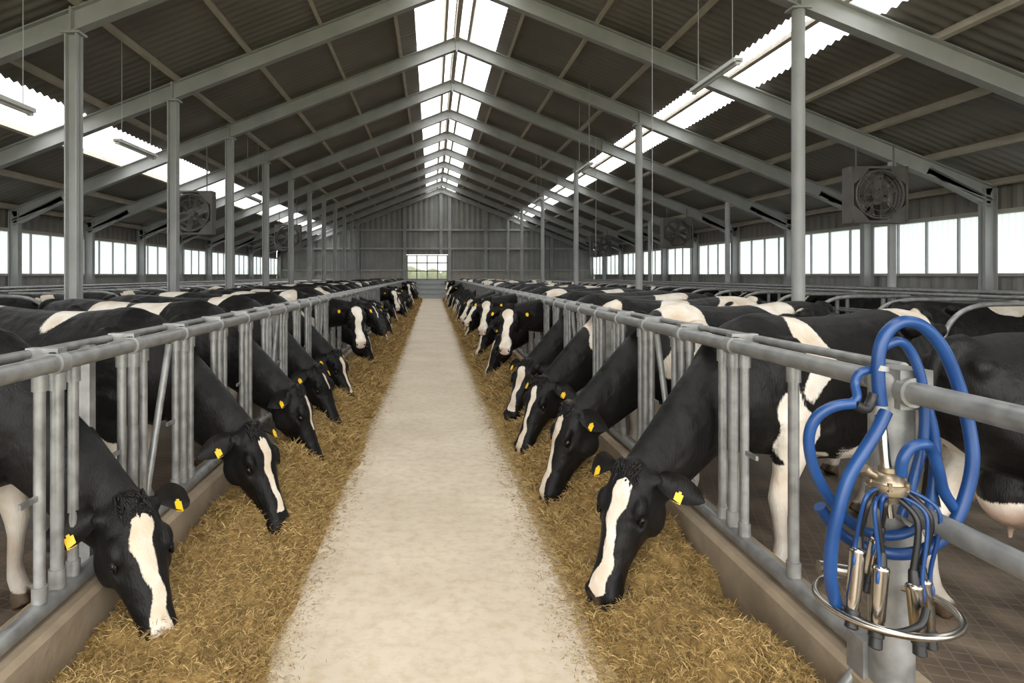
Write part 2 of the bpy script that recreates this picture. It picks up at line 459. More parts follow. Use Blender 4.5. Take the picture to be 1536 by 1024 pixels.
# ------------------------------------------------------------------ milking cluster on the post
b=MB()
u=.00194
def q(px,py,dy=0):  # drawing grid of the hanging unit (1 unit = 1.94 mm), centred at X=1.32
    return (1.32+(px-1330)*u, 1.84+dy, .955-(py-745)*u)
def hose(pts,r=.017,mi=0,n=12): b.tube(catmull([q(*p) for p in pts],n),r,16,mi)
hose([(1322,612,0),(1318,570,0),(1319,530,0),(1330,500,0),(1354,483,0),(1388,490,.01),(1420,520,.02),(1447,570,.03),(1464,630,.03),(1468,690,.02),(1458,745,.02),(1436,795,.02),(1405,828,.03),(1365,842,.05),(1322,836,.08),(1284,812,.08),(1252,772,.07)],r=.0175)
hose([(1345,522,.05),(1368,515,.05),(1390,532,.06),(1405,570,.06),(1411,620,.06),(1409,670,.06),(1398,715,.06),(1388,750,.06),(1376,785,.06)],r=.014)
hose([(1410,590,.07),(1425,640,.07),(1432,690,.07),(1424,745,.06),(1410,790,.06),(1380,815,.07),(1335,815,.07),(1290,790,.05),(1255,750,.04),(1230,705,.03),(1220,660,.02),(1228,628,.01),(1250,610,0),(1278,604,-.01)],r=.0155)
hose([(1322,615,-.02),(1306,640,-.03),(1282,672,-.04),(1260,710,-.04),(1246,755,-.04),(1239,805,-.03),(1240,860,-.02),(1252,905,-.01)],r=.0175)
hose([(1344,708,-.02),(1343,685,-.03),(1355,667,-.03),(1376,662,-.03),(1394,675,-.01),(1408,705,0),(1424,740,.02),(1446,770,.03)],r=.0155)
hose([(1276,606,.0),(1286,596,.0),(1290,578,.02),(1296,562,.02),(1312,556,.02)],r=.012)
b.tube(catmull([q(1280,606,-.01),q(1296,612,-.01),q(1308,600,0),q(1312,590,0)],6),.014,12,1)
hose([(1330,640,.02),(1330,560,.03)],r=.013,mi=2)
b.tube([q(1322,548),q(1321,556)],.022,16,3); b.tube([q(1322,608),q(1322,620)],.022,16,3)
b.tube([q(1328,625,.02),q(1330,705,.0)],.014,12,2)
b.tube([q(1332,706),q(1332,711),q(1332,720),q(1332,728),q(1332,738),q(1332,742),q(1332,752)],[.018,.036,.046,.050,.046,.030,.026],24,4)
b.tube([q(1332,722),q(1332,727)],.055,24,4)
for aa in range(6):
    t=aa*pi/3; c=q(1332,724); b.tube([(c[0]+.05*math.cos(t),c[1]+.05*math.sin(t),c[2]-.012),(c[0]+.05*math.cos(t),c[1]+.05*math.sin(t),c[2]+.012)],.006,8,4)
b.tube([q(1300,706),q(1318,716)],.011,10,4); b.tube([q(1362,744),q(1345,734)],.012,10,4); b.tube([q(1296,702),q(1302,708)],.016,12,4)
b.tube([q(1332,700),q(1332,707)],.024,16,4)
b.tube([q(1332,750),q(1335,775)],.012,10,2)
cups=[((1284,818,-.01),(1262,905,-.05)),((1304,835,-.05),(1286,925,-.08)),((1318,806,.0),(1304,866,0)),((1348,858,-.06),(1347,935,-.08)),((1372,858,-.03),(1374,935,-.05))]
starts=[(1308,734),(1316,742),(1325,746),(1342,744),(1356,736)]
for (a,c),st in zip(cups,starts):
    A=Vector(q(*a)); C=Vector(q(*c)); d=(C-A).normalized()
    ln=(C-A).length
    b.tube([A,A+d*.004,A+d*.008,A+d*.016,A+d*.018,A+d*(ln*.80),A+d*(ln*.82),C-d*.004,C],[.012,.019,.022,.022,.021,.019,.017,.0160,.012],20,2)
    b.tube([A-d*.035,A-d*.03,A+d*.002],[.010,.012,.0145],14,1)
    b.tube([C-d*.012,C-d*.008,C+d*.010,C+d*.012,C+d*.038,C+d*.042],[.014,.0195,.0195,.016,.0175,.012],16,1)
    sx=-1 if a[0]<1325 else 1
    mid=Vector(q((st[0]+a[0])/2+sx*12,(st[1]+a[1])/2-28,-.05))
    b.tube(catmull([q(st[0],st[1],-.01),mid,A-d*.03],10),.0085,10,1)
    off=Vector((.016*sx,-.012,0))
    b.tube(catmull([Vector(q(st[0],st[1]-5,-.02)),mid+off+Vector((0,0,.02)),A-d*.02+off,A+d*.03+off,A+d*.05+off*.7],10),.0055,8,0)
b.tube(catmull([q(1256,905,-.02),q(1290,918,-.1),q(1330,905,-.12),q(1350,885,-.1)],8),.010,10,1)
cx,cy,cz=1.324,1.85,.64
b.tube([(cx+.175*math.cos(t),cy+.175*math.sin(t),cz) for t in np.linspace(0,2*pi,65)[:-1]],.0105,12,2,closed=True)
b.tube([(cx+.175,1.9,cz),(1.44,1.95,cz),(1.44,1.96,cz-.02)],.012,10,2)
b.tube([(1.39,1.97,.66),(1.22,2.0,.68)],.02,12,2)
b.obj('milking_cluster',[M_blue,M_blackrub,M_stain,M_galv,M_brass],angle=50)

# ------------------------------------------------------------------ freestall dividers
def stalls(x0,dirn,y0,y1,name):
    b=MB(); y=y0
    loop=catmull([(0,0,.42),(.9,0,.40),(1.5,0,.45),(1.82,0,.62),(1.9,0,.86),(1.78,0,1.12),(1.5,0,1.26),(.9,0,1.28),(0,0,1.28)],5)
    while y<y1:
        b.tube([(x0+dirn*p.x,y,p.z) for p in loop],.028,8)
        b.tube([(x0,y,0),(x0,y,1.34)],.034,8)
        y+=1.2
    b.tube([(x0+dirn*.45,y0-.5,1.32),(x0+dirn*.45,y1,1.32)],.026,8)
    b.tube([(x0,y0-.5,.95),(x0,y1,.95)],.022,8)
    b.tube([(x0,y0-.5,1.36),(x0,y1,1.36)],.024,8)
    b.obj(name,[M_galv],angle=60)
for sx in (-1,1):
    stalls(sx*7.55,-sx,1.0,41,'freestall_divider_row')
    stalls(sx*8.0,sx,1.4,41,'freestall_divider_row')

# ------------------------------------------------------------------ fans
def fan(x,y,z,top):
    b=MB(); s=.5
    for sx in (-1,1):
        b.box((sx*s,0,0),(.04,.28,1.04)); b.box((0,0,sx*s),(1.0,.28,.04))
    ring=[(.44*math.cos(t),0,.44*math.sin(t)) for t in np.linspace(0,2*pi,41)[:-1]]
    for dy in (-.14,-.05,.05,.14): b.tube([(p[0],dy,p[2]) for p in ring],.018,6,closed=True)
    n=40;vs=[];fs=[]
    for i in range(n):
        t=2*pi*i/n
        for dy in (-.14,.14): vs.append((.45*math.cos(t),dy,.45*math.sin(t)))
    for i in range(n): fs.append((2*i,2*i+1,(2*i+3)%(2*n),(2*i+2)%(2*n)))
    b.add(vs,fs)
    for sx in (-1,1):
        for sz in (-1,1):
            b.add([(sx*.49,-.13,sz*.49),(sx*.18,-.13,sz*.49),(sx*.32,-.13,sz*.32)],[(0,1,2)]); b.add([(sx*.49,-.13,sz*.49),(sx*.49,-.13,sz*.18),(sx*.32,-.13,sz*.32)],[(0,1,2)])
    b.tube([(0,-.1,0),(0,.12,0)],.09,16)
    for i in range(6):
        a=2*pi*i/6+.3; vs=[]
        for r_,wd in ((.08,.05),(.2,.085),(.32,.11),(.42,.10)):
            for s_ in (-1,1):
                aa=a+s_*wd/r_*.5 if r_>.1 else a+s_*.3
                vs.append((r_*math.cos(aa),s_*.035,r_*math.sin(aa)))
        b.add(vs,[(0,1,3,2),(2,3,5,4),(4,5,7,6)])
    for r_ in (.15,.3,.4): b.tube([(r_*math.cos(t),-.16,r_*math.sin(t)) for t in np.linspace(0,2*pi,33)[:-1]],.006,5,closed=True)
    for i in range(4):
        a=pi*i/4; b.tube([(-.45*math.cos(a),-.16,-.45*math.sin(a)),(.45*math.cos(a),-.16,.45*math.sin(a))],.007,5)
    for sx in (-.35,.35): b.tube([(sx,0,.5),(sx,0,top-z)],.014,6)
    o=b.obj('ventilation_fan',[M_fan],angle=40); o.location=(x,y,z)
for x,y,z in ((8.25,11.8,3.08),(8.5,22.0,3.05),(8.5,32.0,3.05),(-5.75,15.2,3.08),(-5.75,25.3,3.08)):
    fan(x,y,z,zroof(x)+.02)

def lamp(x,y,z):
    b=MB(); b.box((0,0,0),(.12,1.3,.05),0); b.tube([(0,-.62,-.04),(0,.62,-.04)],.02,10,1); b.box((0,-.63,-.035),(.06,.04,.05),0); b.box((0,.63,-.035),(.06,.04,.05),0)
    for dy in (-.5,.5): b.tube([(0,dy,.02),(0,dy,zroof(x)+.3-z)],.005,5,2)
    o=b.obj('fluorescent_lamp',[M_lamp,M_lamp,M_steel]); o.location=(x,y,z)
for x,y,z in ((3.7,8.3,4.2),(3.7,15.4,4.2),(3.7,22,4.2),(-4.8,10.3,3.65),(-4.65,6.7,3.5),(-4.8,17,3.65)): lamp(x,y,z)
b=MB()
b.tube([(3.2,9.2,1.5),(3.2,9.2,5.6)],.006,5); b.tube([(4.4,17.,2.1),(4.4,17.,5.3)],.006,5)
b.obj('hanging_cable',[M_steel])

# ------------------------------------------------------------------ feed
def hprof(t,y,side):
    wv=.64+.07*noise.noise((side*5,y*.8,0))+.05*noise.noise((side*9,y*3.1,2))+(.07 if side<0 else .0)
    a=t/wv
    if a>=1.0: return -.01
    heap=1+.55*noise.noise((side*2,y*1.6,5))
    h=.22*heap*(1-a**2.6)*(.62+.45*math.sin(min(a*1.5,1)*pi*.9))
    return h
def feed(side,name):
    ys=[-.8]
    while ys[-1]<41.5: ys.append(ys[-1]+max(.018,.012*abs(ys[-1])))
    nx=44; ts=[.86*(i/nx) for i in range(nx+1)]
    V=[];sh=[]
    for y in ys:
        for t in ts:
            h=hprof(t,y,side)
            if h>0:
                e=min(1,h/.05)
                h+=e*(.075*noise.noise((side*3+t*4,y*4,1))+.055*noise.noise((t*11,y*11,side*7))+.032*noise.noise((t*28,y*28,side)))
                h=max(h,.002)
            V.append((side*(1.37-t),y,h)); sh.append(.12)
    n=nx+1; F=[]
    for i in range(len(ys)-1):
        for j in range(nx):
            a=i*n+j; f=(a,a+1,a+n+1,a+n); F.append(f if side<0 else f[::-1])
    V=np.array(V); nb=len(V)
    N=140000
    rs=np.random.rand(N)
    y=1.3*(41/1.3)**(rs**1.15)-.0
    t=np.random.rand(N)**.9*.71
    ext=np.random.rand(N)<.15
    t[ext]=.6+np.abs(np.random.randn(ext.sum()))*.10
    xs=side*(1.37-t)
    z=np.zeros(N)
    iy=np.searchsorted(np.array(ys),y).clip(1,len(ys)-1); it=(t/.86*nx).astype(int).clip(0,nx)
    z=np.maximum(V[:,2][iy*n+it],0)+.004
    on=z>.012
    sc=np.clip(y/4,.7,5)
    Ln=(.018+.042*np.random.rand(N))*np.clip(sc,.8,2.5); Wd=(.0009+.0013*np.random.rand(N))*sc
    Ln[~on]*=.6
    az=np.random.rand(N)*2*pi; el=np.where(on,(np.random.rand(N)-.25)*1.1,.03)
    D=np.stack([np.cos(az)*np.cos(el),np.sin(az)*np.cos(el),np.sin(el)],1)
    A=np.cross(D,np.random.randn(N,3)); A/=np.linalg.norm(A,axis=1)[:,None]
    A[~on]=np.stack([-np.sin(az),np.cos(az),0*az],1)[~on]
    C=np.stack([xs,y,z],1)
    Cm=C+D*(Ln*.5)[:,None]+np.array([0,0,1])*(Ln*.10)[:,None]*on[:,None]
    E=C+D*Ln[:,None]
    w=A*Wd[:,None]
    Q=np.stack([C-w,C+w,Cm-w,Cm+w,E-w*.3,E+w*.3],1).reshape(-1,3)
    Q[:,2]=np.maximum(Q[:,2],.002)
    shd=np.repeat(np.random.rand(N)*.58+.04,6)
    base=nb+np.arange(N)*6
    q1=np.stack([base,base+1,base+3,base+2],1); q2=np.stack([base+2,base+3,base+5,base+4],1)
    FQ=np.concatenate([np.array(F),q1,q2])
    VV=np.concatenate([V,Q]); SH=np.concatenate([np.array(sh)+.15*np.random.rand(nb),shd])
    me=bpy.data.meshes.new(name)
    me.vertices.add(len(VV)); me.vertices.foreach_set('co',VV.ravel().astype('f'))
    me.loops.add(len(FQ)*4); me.loops.foreach_set('vertex_index',FQ.ravel().astype('i'))
    me.polygons.add(len(FQ)); me.polygons.foreach_set('loop_start',(np.arange(len(FQ))*4).astype('i'))
    try: me.polygons.foreach_set('loop_total',np.full(len(FQ),4,'i'))
    except Exception: pass
    me.update(calc_edges=True)
    at=me.attributes.new('shade','FLOAT','POINT'); at.data.foreach_set('value',SH.astype('f'))
    me.materials.append(M_hay)
    o=bpy.data.objects.new(name,me); COL.objects.link(o)
feed(-1,'hay_feed_mound'); feed(1,'hay_feed_mound')

# ------------------------------------------------------------------ COWS
HS=1.08
def head_matrix(poll,pitch,yaw,roll=0):
    th=math.radians(pitch); ps=math.radians(yaw)
    U=Vector((math.cos(th),0,-math.sin(th))); W=Vector((math.sin(th),0,math.cos(th))); Vv=W.cross(U)
    Rz=Matrix.Rotation(ps,3,'Z'); U=Rz@U; W=Rz@W; Vv=Rz@Vv
    rr=Matrix.Rotation(math.radians(roll),3,U); W=rr@W; Vv=rr@Vv
    M=Matrix(((U.x,Vv.x,W.x),(U.y,Vv.y,W.y),(U.z,Vv.z,W.z)))
    return M,Vector(poll)
def bez(a,b_,c,d,n):
    return [a*(1-t)**3+b_*3*t*(1-t)**2+c*3*t*t*(1-t)+d*t**3 for t in [i/n for i in range(n+1)]]
def interp(ts,t):
    n=len(ts)-1; f=t*n; i=min(int(f),n-1); f-=i; return ts[i]*(1-f)+ts[i+1]*f

HEADSEC=[(-.06,.060,-.01,-.10),(-.03,.090,.025,-.15),(.0,.106,.045,-.19),(.06,.114,.060,-.225),(.12,.120,.062,-.238),(.17,.119,.057,-.235),(.22,.104,.048,-.215),(.28,.086,.041,-.18),(.34,.074,.036,-.150),(.40,.069,.033,-.128),(.46,.072,.034,-.120),(.51,.080,.031,-.118),(.55,.078,.020,-.112),(.58,.062,-.002,-.095),(.595,.03,-.03,-.07)]
def cow_shape(pose,voxel):
    b=MB()
    TR=[(-1.62,1.24,1.08,.06),(-1.58,1.31,.98,.13),(-1.48,1.36,.84,.20),(-1.3,1.385,.72,.255),(-1.08,1.385,.64,.29),(-.85,1.365,.575,.325),(-.6,1.355,.54,.35),(-.35,1.355,.55,.345),(-.12,1.375,.585,.31),(.05,1.385,.62,.275),(.2,1.345,.64,.24),(.33,1.26,.68,.20),(.43,1.14,.75,.14),(.48,1.02,.84,.07)]
    N=28; vs=[];fs=[]
    for x,zt,zb,hw in TR:
        zm=zb+(zt-zb)*.45
        for j in range(N):
            a=2*pi*j/N; c=math.cos(a); s_=math.sin(a)
            yy=hw*math.copysign(abs(c)**.82,c)*(1-.30*max(s_,0)**1.5)
            zz=zm+(zt-zm if s_>0 else zm-zb)*math.copysign(abs(s_)**.92,s_)
            vs.append((x,yy,zz))
    n=len(TR)
    for i in range(n-1):
        for j in range(N):
            j2=(j+1)%N; fs.append((i*N+j,i*N+j2,(i+1)*N+j2,(i+1)*N+j))
    vs.append((TR[0][0],0,(TR[0][1]+TR[0][2])/2)); vs.append((TR[-1][0],0,(TR[-1][1]+TR[-1][2])/2))
    for j in range(N):
        j2=(j+1)%N; fs.append((n*N,j2,j)); fs.append((n*N+1,(n-1)*N+j,(n-1)*N+j2))
    fs=[f[::-1] for f in fs]
    b.add(vs,fs)
    Mh,P=head_matrix(pose['poll'],pose['pitch'],pose['yaw'],pose.get('roll',0))
    A=Vector((-.02,0,1.06)); B=P+Mh@Vector((.045,0,-.085))
    d=(B-A).normalized()
    C1=A+Vector((.30,0,.0)); C2=B-(d*.75+Vector((.25,0,0))*(1 if B.z<1 else 0)).normalized()*.22
    if pose['poll'][2]>1.2: C2=B-Vector((.15,0,.05))
    path=bez(A,C1,C2,B,14)
    la=[interp([.20,.17,.14,.125,.112,.104],i/14) for i in range(15)]
    sa=[interp([.31,.28,.24,.205,.175,.145],i/14) for i in range(15)]
    b.tube(path,la,20,0,r2=sa,lat=(0,1,0))
    pth=[p-(Vector((0,0,1))*.75+Vector((-.5,0,0))*.4).normalized()*(s_*.85) for p,s_ in zip(path,sa)]
    b.tube(pth[1:-3],[.035]*len(pth[1:-3]),10,0)
    hv=[];hf=[];N=24
    for u_,hw,f,k in HEADSEC:
        m_=(f+k)/2+ (f-k)*.12
        for j in range(N):
            a=2*pi*j/N; c=math.cos(a); s_=math.sin(a)
            vv=hw*math.copysign(abs(c)**.8,c)*(1-.32*max(-s_,0)**1.3)*(1-.1*max(s_,0))
            ww=m_+((f-m_) if s_>0 else (m_-k))*math.copysign(abs(s_)**.85,s_)
            hv.append(P+Mh@(Vector((u_,vv,ww))*HS))
    n=len(HEADSEC)
    for i in range(n-1):
        for j in range(N):
            j2=(j+1)%N; hf.append((i*N+j,i*N+j2,(i+1)*N+j2,(i+1)*N+j))
    hv.append(P+Mh@(Vector((HEADSEC[0][0],0,-.05))*HS)); hv.append(P+Mh@(Vector((.6,0,-.045))*HS))
    for j in range(N):
        j2=(j+1)%N; hf.append((n*N,j2,j)); hf.append((n*N+1,(n-1)*N+j,(n-1)*N+j2))
    b.add(hv,[f[::-1] for f in hf])
    rot=Mh
    def hs(u_,v_,w_,r): b.sphere(P+Mh@(Vector((u_,v_,w_))*HS),tuple(x*HS for x in r),0,rot=rot)
    for s_ in (-1,1):
        hs(.140,s_*.092,.022,(.055,.030,.030))
        hs(.205,s_*.096,-.022,(.045,.020,.018))
        hs(.30,s_*.062,-.03,(.10,.02,.02))
        hs(.15,s_*.085,-.13,(.09,.034,.085))
        hs(.525,s_*.048,-.005,(.036,.034,.032))
        hs(-.0,s_*.10,-.035,(.035,.035,.03))
    hs(-.03,0,.015,(.04,.06,.035))
    hs(.50,0,-.115,(.055,.045,.025))
    for s_ in (-1,1):
        fx=pose.get('fl',0)*s_
        pts=[(.03,.17*s_,1.0),(.02,.21*s_,.85),(-.02+fx*.2,.205*s_,.70),(.0+fx*.6,.19*s_,.54),(.03+fx*.9,.185*s_,.41),(.02+fx,.185*s_,.33),(.01+fx,.185*s_,.20),(.02+fx,.185*s_,.13),(.05+fx,.185*s_,.07)]
        b.tube(pts,[.07,.085,.085,.058,.052,.036,.032,.04,.042],14,0,r2=[.15,.15,.12,.075,.058,.042,.036,.044,.048],lat=(0,1,0))
        hx=-pose.get('hl',0)*s_
        pts=[(-1.28,.13*s_,1.15),(-1.24,.17*s_,.98),(-1.16,.215*s_,.82),(-1.20,.215*s_,.68),(-1.34+hx*.6,.20*s_,.56),(-1.43+hx,.19*s_,.475),(-1.42+hx,.19*s_,.38),(-1.40+hx,.19*s_,.22),(-1.39+hx,.19*s_,.14),(-1.35+hx,.19*s_,.07)]
        b.tube(pts,[.10,.12,.115,.085,.055,.045,.036,.034,.042,.044],14,0,r2=[.24,.25,.20,.13,.075,.062,.046,.040,.046,.05],lat=(0,1,0))
        for hxx in (.075+fx,-1.325+hx):
            yc=(.185 if hxx>-.5 else .19)*s_
            for t_ in (-1,1):
                b.tube([(hxx-.02,yc+t_*.027,.075),(hxx-.005,yc+t_*.029,.04),(hxx+.01,yc+t_*.031,.012)],[.026,.030,.033],10,0,r2=[.045,.055,.062],lat=(0,1,0))
        b.sphere((.02,.205*s_,1.02),(.17,.07,.26))
        b.sphere((-1.03,.235*s_,1.285),(.08,.06,.06))
        b.sphere((-1.54,.115*s_,1.24),(.06,.045,.05))
        b.sphere((-.45,.20*s_,.80),(.42,.15,.22))
    b.sphere((-1.08,0,.60),(.23,.165,.155)); b.sphere((-1.25,0,.64),(.15,.13,.15))
    for tx in (-.99,-1.17):
        for s_ in (-1,1): b.tube([(tx,.075*s_,.50),(tx,.08*s_,.425),(tx,.08*s_,.40)],[.024,.016,.012],8)
    b.tube(catmull([(-1.5,0,1.34),(-1.62,0,1.32),(-1.68,0,1.18),(-1.68,.01,.95),(-1.67,.02,.72),(-1.66,.02,.55),(-1.66,.02,.42)],3),[.045,.045,.04,.038,.034,.03,.028,.024,.022,.02,.02,.022,.026,.035,.042,.045,.042,.03,.012][:19],10)
    b.sphere((.0,0,1.33),(.18,.07,.06))
    me=b.mesh('tmp',[],smooth=False); ob=bpy.data.objects.new('tmp',me); COL.objects.link(ob)
    m=ob.modifiers.new('r','REMESH'); m.mode='VOXEL'; m.voxel_size=voxel
    m=ob.modifiers.new('s','SMOOTH'); m.factor=.5; m.iterations=3 if voxel<.02 else 2
    dg=bpy.context.evaluated_depsgraph_get(); ev=ob.evaluated_get(dg); m2=bpy.data.meshes.new_from_object(ev)
    nv=len(m2.vertices); co=np.empty(nv*3,'f'); m2.vertices.foreach_get('co',co); co=co.reshape(-1,3).astype(float)
    F=[tuple(p.vertices) for p in m2.polygons]
    bpy.data.objects.remove(ob); bpy.data.meshes.remove(m2); bpy.data.meshes.remove(me)
    Mi=np.array(Mh.inverted()); Hl=((co-np.array(P))@Mi.T)/HS
    def push(c,r,amt,dirv):
        d=np.linalg.norm((Hl-np.array(c))/np.array(r),axis=1); w=np.exp(-d**2*1.5)
        co[:]=co+(w*amt*HS)[:,None]*(np.array(Mh)@np.array(dirv))[None,:]
    for s_ in (-1,1):
        push((.565,s_*.042,.0),(.02,.014,.018),.022,(-.7,-s_*.3,-.6))
        push((.178,s_*.112,.008),(.026,.02,.02),.010,(0,-s_,0))
    return dict(co=co,F=F,Mh=Mh,P=P,Hl=Hl,pose=pose,path=path,la=la,sa=sa)

def cow_mesh(name,sh,seed,mirror,blaze=1.0,patches=None,detail=True,bend=.6):
    rnd=random.Random(seed); co=sh['co']; Hl=sh['Hl']; Mh=sh['Mh']; P=sh['P']; pose=sh['pose']
    ph=[rnd.random()*6 for _ in range(6)]
    q_=co.copy()
    q_[:,0]+=.06*np.sin(co[:,2]*9+ph[0])+.03*np.sin(co[:,2]*21+ph[1]); q_[:,2]+=.05*np.sin(co[:,0]*8+ph[2])+.025*np.sin(co[:,0]*23+ph[3]); q_[:,1]+=.03*np.sin(co[:,2]*13+ph[4])
    w=np.full(len(co),-3.)
    if patches is None:
        patches=[]
        for _ in range(rnd.randint(2,5)):
            s_=rnd.choice((-1,1))
            patches.append(((rnd.uniform(-1.5,.15),s_*rnd.uniform(.0,.35),rnd.uniform(.7,1.38)),(rnd.uniform(.12,.30),rnd.uniform(.2,.4),rnd.uniform(.16,.38))))
    for c,r in patches:
        d=np.linalg.norm((q_-np.array(c))/np.array(r),axis=1); w=np.maximum(w,(1-d)*min(r)/.03)
    x,z=co[:,0],co[:,2]
    trunk=(x>-1.75)&(x<.25)
    w=np.where(trunk,np.maximum(w,(.60+.03*math.sin(ph[5])-q_[:,2])/.03),w)
    if rnd.random()<.6: w=np.maximum(w,(.10-np.abs(q_[:,0]+1.66))/.03*(z<.62)-3*(z>=.62))
    u_,v_,w_=Hl[:,0],Hl[:,1],Hl[:,2]
    inh=(u_>-.09)&(u_<.66)&(np.abs(v_)<.17)&(w_>-.27)&(w_<.14)
    bw=np.interp(u_,[-.06,.02,.05,.10,.2,.3,.4,.46,.52,bend],[-.03,-.01,.036,.042,.030,.022,.028,.038,.042,.03 if bend>=.6 else -.02])*blaze
    bw=np.where(u_>bend,-.03,bw)
    vv=v_+.010*np.sin(u_*22+ph[0])+.005*np.sin(u_*50+ph[1])
    hfld=(bw-np.abs(vv))/.018
    hfld=np.where(w_>-.05,hfld,-2)
    hfld=np.minimum(hfld,2.)
    w=np.where(inh,hfld,w)
    w=np.clip(w,-3,3)
    pink=np.where(inh,np.clip((u_-.535)/.02,0,1)*np.clip((.045-np.abs(v_+.02))/.02,0,1)*np.clip((w_+.06)/.02,0,1)*(.65 if bend>=.6 else .12),0)
    ud=np.linalg.norm((co-np.array((-1.1,0,.53)))/np.array((.30,.20,.16)),axis=1)
    pink=np.maximum(pink,np.clip((1.1-ud)*4,0,.75)*(np.abs(co[:,1])<.17))
    hoof=np.clip((.085-z)/.01,0,1)*(x<.3)*(np.abs(co[:,1])<.4)
    hoof=np.maximum(hoof,np.clip((.50-z)/.5,0,.5)*(x<.3))
    b=MB(); b.v=[tuple(p) for p in co]; b.f=list(sh['F']); b.m=[0]*len(b.f); nb=len(b.v)
    X=lambda u1,v1,w1: P+Mh@(Vector((u1,v1,w1))*HS)
    wx=[];
    def mark(val): 
        while len(wx)<len(b.v)-nb: wx.append(val)
    for s_ in (-1,1):
        b.sphere(X(.180,s_*.1045,.006),(.024,.016,.020),1,rot=Mh); mark(-3)
        if detail:
            rim=[X(.180+.028*math.cos(t),s_*(.111-.004*abs(math.cos(t))),.006+.020*math.sin(t)) for t in np.linspace(0,2*pi,17)[:-1]]
            b.tube(rim,.0038,6,0,closed=True); mark(-3)
            b.sphere(X(.572,s_*.045,-.004),(.012,.010,.013),2,rot=Mh); mark(-3)
        base=Vector((-.015,s_*.112,-.035)); dr=Vector((.16,.90*s_,-.36)).normalized(); ac=Vector((1,-.1*s_,.1)).normalized(); nr=dr.cross(ac).normalized()
        if nr.z<0: nr=-nr
        L=.20; ni,nj=10,8; vs=[];fs=[]
        for layer in (0,1):
            for i in range(ni+1):
                t=i/ni; wd=.056*(math.sin(pi*min(1,(t*.86+.14))**1.05)**.75 if t<1 else .0)+.004
                for j in range(nj+1):
                    k=j/nj*2-1
                    p=base+dr*(L*t)+ac*(wd*k)+nr*(.034*k*k*(1-t*.5)*min(1,wd/.04)-.02*(t)**2)+nr*((.004 if layer==0 else -.007)*(1-k*k))
                    vs.append(X(*p))
        n=nj+1; o=(ni+1)*n
        for i in range(ni):
            for j in range(nj):
                a=i*n+j; fs.append((a,a+1,a+n+1,a+n)); fs.append((o+a,o+a+n,o+a+n+1,o+a+1))
        b.add(vs,fs,0); mark(-3)
        tc=base+dr*(L*.50)+nr*.016+ac*.040
        rt=Mh@Matrix((ac,dr,nr)).transposed()
        b.box(X(*tc),(.046,.036,.003),3,rot=rt); b.box(X(*(tc+ac*-.024)),(.014,.013,.006),3,rot=rt); mark(-3)
    if detail:
        for i in range(80):
            a=Vector((rnd.uniform(-.06,.03),rnd.uniform(-.055,.055),.028)); e=a+Vector((rnd.uniform(.01,.07),rnd.uniform(-.02,.02),rnd.uniform(.008,.028)))
            b.tube([X(*a),X(*((a+e)/2+Vector((0,0,.010)))),X(*e)],[.009,.007,.001],5,0); mark(-3)
        for s_ in (-1,1):
            ml=[X(.585-.025*i,s_*(.045+.008*min(i,3)+(-.004 if i>3 else 0)),-.078-.006*i) for i in range(6)]
            b.tube(ml,.003,5,2); mark(-3)
    if mirror:
        b.v=[(p[0],-p[1],p[2]) for p in b.v]; b.f=[f[::-1] for f in b.f]
    me=b.mesh(name,[M_cow,M_eye,M_blackrub,M_tagY],smooth=True,angle=75)
    n=len(b.v)
    for an,arr,ex in (('white',w,np.array(wx,float)),('pink',pink,None),('hoof',hoof,None)):
        a=me.attributes.new(an,'FLOAT','POINT'); full=np.zeros(n); full[:nb]=arr
        if ex is not None: full[nb:]=ex
        a.data.foreach_set('value',full.astype('f'))
    return me

VX=.0115
G1=cow_shape(dict(poll=(.94,.04,.63),pitch=66,yaw=10,roll=-6,fl=.05,hl=.08),VX)
G2=cow_shape(dict(poll=(.92,.07,.62),pitch=60,yaw=24,roll=-6,fl=-.06,hl=-.07),VX)
G3=cow_shape(dict(poll=(.96,-.01,.64),pitch=70,yaw=-4,roll=5,fl=.02,hl=.05),VX)
MD=cow_shape(dict(poll=(.98,.05,1.03),pitch=42,yaw=40,fl=.04,hl=-.05),.016)
UPR=cow_shape(dict(poll=(1.0,.08,1.16),pitch=52,yaw=58,fl=.03,hl=-.04),.016)
ST=cow_shape(dict(poll=(.86,.0,1.42),pitch=30,yaw=15,fl=.05,hl=.09),.02)

pR1=[((.02,.30,.70),(.13,.2,.30)),((-.75,.3,.62),(.5,.3,.16)),((-1.25,0,1.38),(.20,.25,.18)),((-.1,-.3,1.0),(.2,.2,.3)),((-.12,.3,1.22),(.11,.25,.30))]
pR2=[((.12,.1,1.15),(.17,.5,.34)),((-.9,.3,.7),(.3,.3,.2)),((-.8,0,1.4),(.2,.3,.14))]
pR3=[((.3,.0,1.1),(.15,.5,.3)),((-1.2,.1,1.3),(.3,.4,.2)),((-.4,.3,1.3),(.2,.4,.2))]
pL1=[((-.3,0,1.4),(.25,.3,.15)),((-1.2,0,1.2),(.25,.4,.3)),((-.3,.3,.66),(.35,.3,.14))]
pL2=[((.42,0,1.22),(.04,.3,.08)),((-.5,-.1,1.38),(.12,.3,.35)),((-1.3,0,1.4),(.2,.3,.14))]
pX=[((-1.0,0,.45),(.5,.4,.25)),((-.5,.2,1.4),(.25,.25,.12)),((-1.3,.3,.75),(.12,.2,.25)),((-1.45,.2,.55),(.14,.2,.3))]
Rm=[cow_mesh('cow_r1',G1,11,False,1.0,pR1,True,.56),cow_mesh('cow_r2',G3,12,False,.9,pR2),cow_mesh('cow_r3',G1,13,False,.7,pR3),cow_mesh('cow_r4',G2,14,False,1.1,None,True,.5)]
